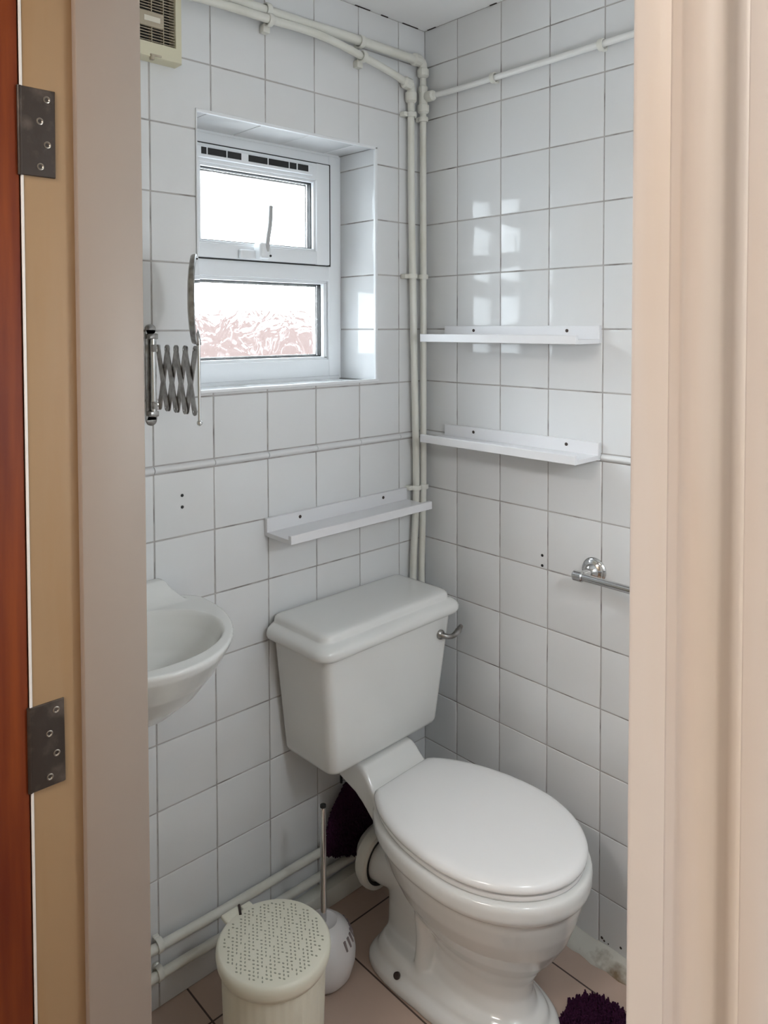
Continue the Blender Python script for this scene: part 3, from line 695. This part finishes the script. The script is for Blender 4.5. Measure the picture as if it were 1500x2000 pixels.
# side web between trap column and bowl (gives the two hollows seen from the side)
for s in (-1, 1):
    tube(bm, [RP @ Vector(p) for p in ((s*.070, -.36, .045), (s*.066, -.365, .12), (s*.078, -.37, .20), (s*.105, -.40, .28))], .022, 14, True)
# rear deck carrying the cistern
DK = []
for d, hw, top, bot in ((.03, .086, .457, .405), (.10, .090, .457, .395), (.165, .092, .456, .375), (.190, .093, .453, .36), (.205, .094, .440, .35), (.222, .097, .420, .34), (.245, .103, .400, .33), (.285, .115, .388, .325), (.34, .13, .384, .325)):
    r_ = .010
    DK.append(pl([(-hw+r_, -d, bot), (-hw, -d, bot+r_), (-hw, -d, top-r_), (-hw+.003, -d, top-.003), (-hw+r_, -d, top), (hw-r_, -d, top), (hw-.003, -d, top-.003), (hw, -d, top-r_), (hw, -d, bot+r_), (hw-r_, -d, bot)]))
loft(bm, DK)
# spigot
tube(bm, [RP @ Vector((0, -.26, .19)), RP @ Vector((0, -.19, .175)), RP @ Vector((0, -.135, .170))], .050, 28)
remeshed('pan', bm, M['ceramic'], TO, .004, 5)
# seat ring + lid
def lidloop(s, z, n=72): return pl(egg(.49, .1835-s, (.300)-s, .2175-s, z, n, rn=2.05, clip=.232+s))
bm = B(); loft(bm, [lidloop(.010, .3875), lidloop(.006, .389), lidloop(.004, .394), lidloop(.005, .399), lidloop(.012, .4005)]); fin('seat', bm, M['seat'], TO, ang=50)
bm = B(); loft(bm, [lidloop(.016, .4035), lidloop(.006, .4035), lidloop(.001, .406), lidloop(0, .410), lidloop(.001, .415), lidloop(.0045, .420), lidloop(.011, .4238), lidloop(.022, .4260), lidloop(.045, .4278), lidloop(.09, .4290), lidloop(.14, .4292), lidloop(.175, .4293)])
fin('seat_lid', bm, M['seat'], TO, ang=60)
for s in (-.062, .062):
    bm = B(); tube(bm, [RP @ Vector((s-.018, -.243, .402)), RP @ Vector((s+.018, -.243, .402))], .009, 14); fin('lid_hinge', bm, M['seat'], TO)
# pan connector
bm = B(); c = RP @ Vector((0, -.160, .172)); ax = RP.to_3x3() @ Vector((0, 1, 0))
lathe(bm, [(.052, -.010), (.064, -.012), (.070, -.009), (.072, .0), (.0715, .010), (.066, .013), (.066, .022), (.058, .026), (.052, .030)], c, ax, 40, False)
tube(bm, [c+ax*.018, c+ax*.030+Vector((.012,0,0)), c+ax*.045+Vector((.05,0,-.004)), c+ax*.055+Vector((.11,0,-.01)), Vector((.27,-.09,.15)), Vector((.343,-.09,.15))], .045, 24, True)
cn = fin('pan_connector', bm, M['rubber'], TO, ang=30)
bm = B(); lathe(bm, [(.0515, -.0105), (.0585, -.0125), (.0585, -.006), (.0515, -.006)], c, ax, 40, False); fin('rubber_seal', bm, M['black'], cn)
# foot screw and hanging cistern bolt
bm = B(); q = RP @ Vector((-.110, -.318, .034)); lathe(bm, [(.0075, -.006), (.0075, .005), (.005, .007)], q, (-.75, -.3, .6), 14); fin('foot_screw', bm, M['rust'], TO)
bm = B(); tube(bm, [(-.035, -.085, .39), (-.035, -.085, .462)], .0045, 10); fin('cistern_bolt', bm, M['black'], TO)

# ------------------------------------------------------------------ towel rail
TR = empty('towel_rail', (-.002, -.557, .921), 'chrome towel rail with a round flange, low on the right wall', 'towel rail')
bm = B(); c = (-.0015, -.557, .921)
lathe(bm, [(.031, 0), (.0315, .004), (.028, .008), (.027, .0085), (.0265, .013), (.021, .017), (.0195, .0175), (.017, .022), (.0105, .027), (.0095, .05), (.0098, .064)], c, (-1, 0, 0), 36); o = fin('flange', bm, M['chrome']); reparent(o, TR)
bm = B(); lathe(bm, [(.010, -.013), (.0125, -.010), (.0125, .010), (.010, .013)], (-.066, -.553, .9205), (0, 1, 0), 24); 
o = fin('end_cap', bm, M['chrome']); reparent(o, TR)
bm = B(); tube(bm, [(-.066, -.560, .9205), (-.066, -1.02, .9205)], .0088, 18); o = fin('rail_bar', bm, M['chrome']); reparent(o, TR)
bm = B(); lathe(bm, [(.031, 0), (.0315, .004), (.028, .008), (.0265, .013), (.0195, .0175), (.0105, .027), (.0098, .066)], (-.0015, -1.02, .921), (-1, 0, 0), 36); o = fin('flange', bm, M['chrome']); reparent(o, TR)

# ------------------------------------------------------------------ bin
BC = Vector((-.752, -.288, 0)); BH = .270
BN = empty('pedal_bin', BC, 'round cream plastic bin with a perforated-pattern lid, on the floor left of the toilet', 'bin')
bm = B(); n = 144; L = []
for z, r_ in ((.0, .094), (.004, .098), (.03, .099), (BH-.040, .105), (BH-.03, .105)):
    L.append([((r_-(.0011 if (i % 4) < 2 and .01 < z < BH-.036 else 0))*math.cos(2*math.pi*i/n), (r_-(.0011 if (i % 4) < 2 and .01 < z < BH-.036 else 0))*math.sin(2*math.pi*i/n), z) for i in range(n)])
loft(bm, L); fin('bin_body', bm, M['bin'], BN, ang=80)
bm = B(); lathe(bm, [(.106, BH-.034), (.1105, BH-.033), (.114, BH-.024), (.1155, BH-.013), (.1145, BH-.006), (.111, BH-.0015), (.108, BH), (.03, BH+.0005)], (0, 0, 0), (0, 0, 1), 96)
box(bm, -.045, -.004, .085, .128, BH-.010, BH, .003, 2); box(bm, .000, .024, .085, .124, BH-.012, BH-.001, .003, 2)
ld = fin('bin_lid', bm, M['bin'], BN, ang=60)
bm = B(); random.seed(11); k = 0; a = .0078
for i in range(-18, 19):
    for j in range(-18, 19):
        x = (i+.5*(j % 2))*a*1.25; y = j*a*.95
        if math.hypot(x, y) > .099: continue
        if (i*2+j*3) % 5 == 0: continue
        ang = (60 if (i+j) % 2 else -60)+random.uniform(-12, 12); ca, sa = math.cos(math.radians(ang)), math.sin(math.radians(ang))
        l, w_ = .0027, .0015
        P = [(x+l*math.cos(t)*ca-w_*math.sin(t)*sa, y+l*math.cos(t)*sa+w_*math.sin(t)*ca) for t in [2*math.pi*q/8 for q in range(8)]]
        loft(bm, [[(px, py, BH-.0008) for px, py in P], [(px, py, BH+.0007) for px, py in P]])
o = fin('lid_perforation', bm, M['binhole'], ld, smooth=False); o['kind'] = 'stuff'; o['label'] = 'many tiny perforations in the lid'
bm = B(); tube(bm, [(-.014, .100, BH+.001), (-.002, .124, BH+.001)], .0028, 8); fin('lid_hinge', bm, M['rust'], ld)

# ------------------------------------------------------------------ toilet brush
TBp = Vector((-.540, -.186, 0))
TB = empty('toilet_brush', TBp, 'toilet brush with thin chrome handle in a white rounded holder, between bin and toilet', 'toilet brush')
bm = B(); lathe(bm, [(.040, 0), (.050, .003), (.064, .020), (.073, .050), (.074, .070), (.069, .095), (.056, .118), (.040, .132), (.031, .136), (.029, .134)], (0, 0, 0), (0, 0, 1), 56); fin('holder', bm, M['brushholder'], TB, ang=60)
bm = B(); lathe(bm, [(.007, .120), (.0068, .398), (.006, .402)], (0, 0, 0), (0, 0, 1), 20); fin('brush_handle', bm, M['chrome'], TB)
bm = B(); lathe(bm, [(.0070, .402), (.0072, .403), (.0070, .407), (.004, .408)], (0, 0, 0), (0, 0, 1), 20); fin('handle_cap', bm, M['black'], TB)
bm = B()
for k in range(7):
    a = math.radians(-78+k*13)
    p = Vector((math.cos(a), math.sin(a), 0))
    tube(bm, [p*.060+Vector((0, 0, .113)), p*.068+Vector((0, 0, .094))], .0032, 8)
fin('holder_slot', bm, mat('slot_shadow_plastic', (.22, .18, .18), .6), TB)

# ------------------------------------------------------------------ purple pile mats
def tufts(bm, pts, L=.014, r=.0035, spread=.5):
    for p, nn in pts:
        nn = (Vector(nn) + Vector((random.gauss(0, spread), random.gauss(0, spread), random.gauss(0, spread*.6)))).normalized()
        a, b = frame_from(nn); p = Vector(p); l = L*random.uniform(.7, 1.25)
        loops = []
        for h, rr in ((0, r), (.5, r*.95), (.9, r*.5)):
            loops.append([p + nn*l*h + rr*(a*math.cos(q*2*math.pi/5) + b*math.sin(q*2*math.pi/5)) for q in range(5)])
        loft(bm, loops)
random.seed(21)
out = [(-.245, -.625), (-.225, -.619), (-.19, -.614), (-.150, -.626), (-.128, -.65), (-.120, -.70), (-.120, -1.10), (-.55, -1.10), (-.60, -1.04), (-.60, -.72), (-.56, -.66), (-.47, -.655), (-.46, -.70), (-.40, -.735), (-.26, -.735), (-.246, -.69)]
def inside(x, y, poly):
    r = False; j = len(poly)-1
    for i in range(len(poly)):
        if (poly[i][1] > y) != (poly[j][1] > y) and x < (poly[j][0]-poly[i][0])*(y-poly[i][1])/(poly[j][1]-poly[i][1])+poly[i][0]: r = not r
        j = i
    return r
MT = empty('bath_mat', (-.35, -.9, 0), 'dark purple shaggy pedestal mat on the floor in front of the toilet', 'mat')
bm = B(); loft(bm, [[(x, y, .001) for x, y in out], [(x, y, .008) for x, y in out]]); o = fin('backing', bm, M['purple'], smooth=False); reparent(o, MT)
bm = B(); pts = []
while len(pts) < 7500:
    x, y = random.uniform(-.60, -.12), random.uniform(-1.1, -.6)
    if len(pts) > 1800 and y < -.78 and random.random() < .75: continue
    if inside(x, y, out): pts.append(((x, y, .006), (0, 0, 1)))
tufts(bm, pts, .015, .0032, .4); o = fin('pile', bm, M['purple'], ang=80); o['kind'] = 'stuff'; reparent(o, MT)
# hanging one behind the toilet
HM = empty('hanging_mat', (-.36, -.03, .30), 'dark purple shaggy bath mat hanging from a hook behind the toilet pan', 'mat')
random.seed(22); bm = B(); L = []
hw = [(.312, .012, .008), (.296, .024, .014), (.275, .042, .018), (.25, .060, .020), (.22, .072, .020), (.18, .078, .020), (.145, .080, .018), (.118, .078, .012)]
for z, w_, t_ in hw:
    L.append([(-.333+ (w_*math.cos(q*2*math.pi/24)), -.042 + t_*.7*math.sin(q*2*math.pi/24), z + (.035*(-math.cos(q*2*math.pi/24)) if z < .16 else 0)*1.0) for q in range(24)])
loft(bm, L); o = fin('folded_body', bm, M['purple']); reparent(o, HM)
pts = []
for _ in range(3000):
    i = random.random()*(len(hw)-1); k = int(i); f = i-k
    z = hw[k][0]*(1-f)+hw[k+1][0]*f; w_ = hw[k][1]*(1-f)+hw[k+1][1]*f; t_ = hw[k][2]*(1-f)+hw[k+1][2]*f
    q = random.uniform(math.pi*.9, math.pi*2.1)
    zz = z + (.035*(-math.cos(q)) if z < .16 else 0)
    pts.append(((-.333+w_*math.cos(q), -.042+t_*.7*math.sin(q), zz), (math.cos(q)*.6, math.sin(q), -.5)))
bm = B(); tufts(bm, pts, .007, .0030, .35); o = fin('pile', bm, M['purple'], ang=80); o['kind'] = 'stuff'; reparent(o, HM)
bm = B(); tube(bm, [(-.352, -.03, .31), (-.352, -.03, .345)], .0035, 8); tube(bm, [(-.352, -.03, .343), (-.352, -.002, .350)], .0035, 8); o = fin('hook', bm, M['black']); reparent(o, HM)
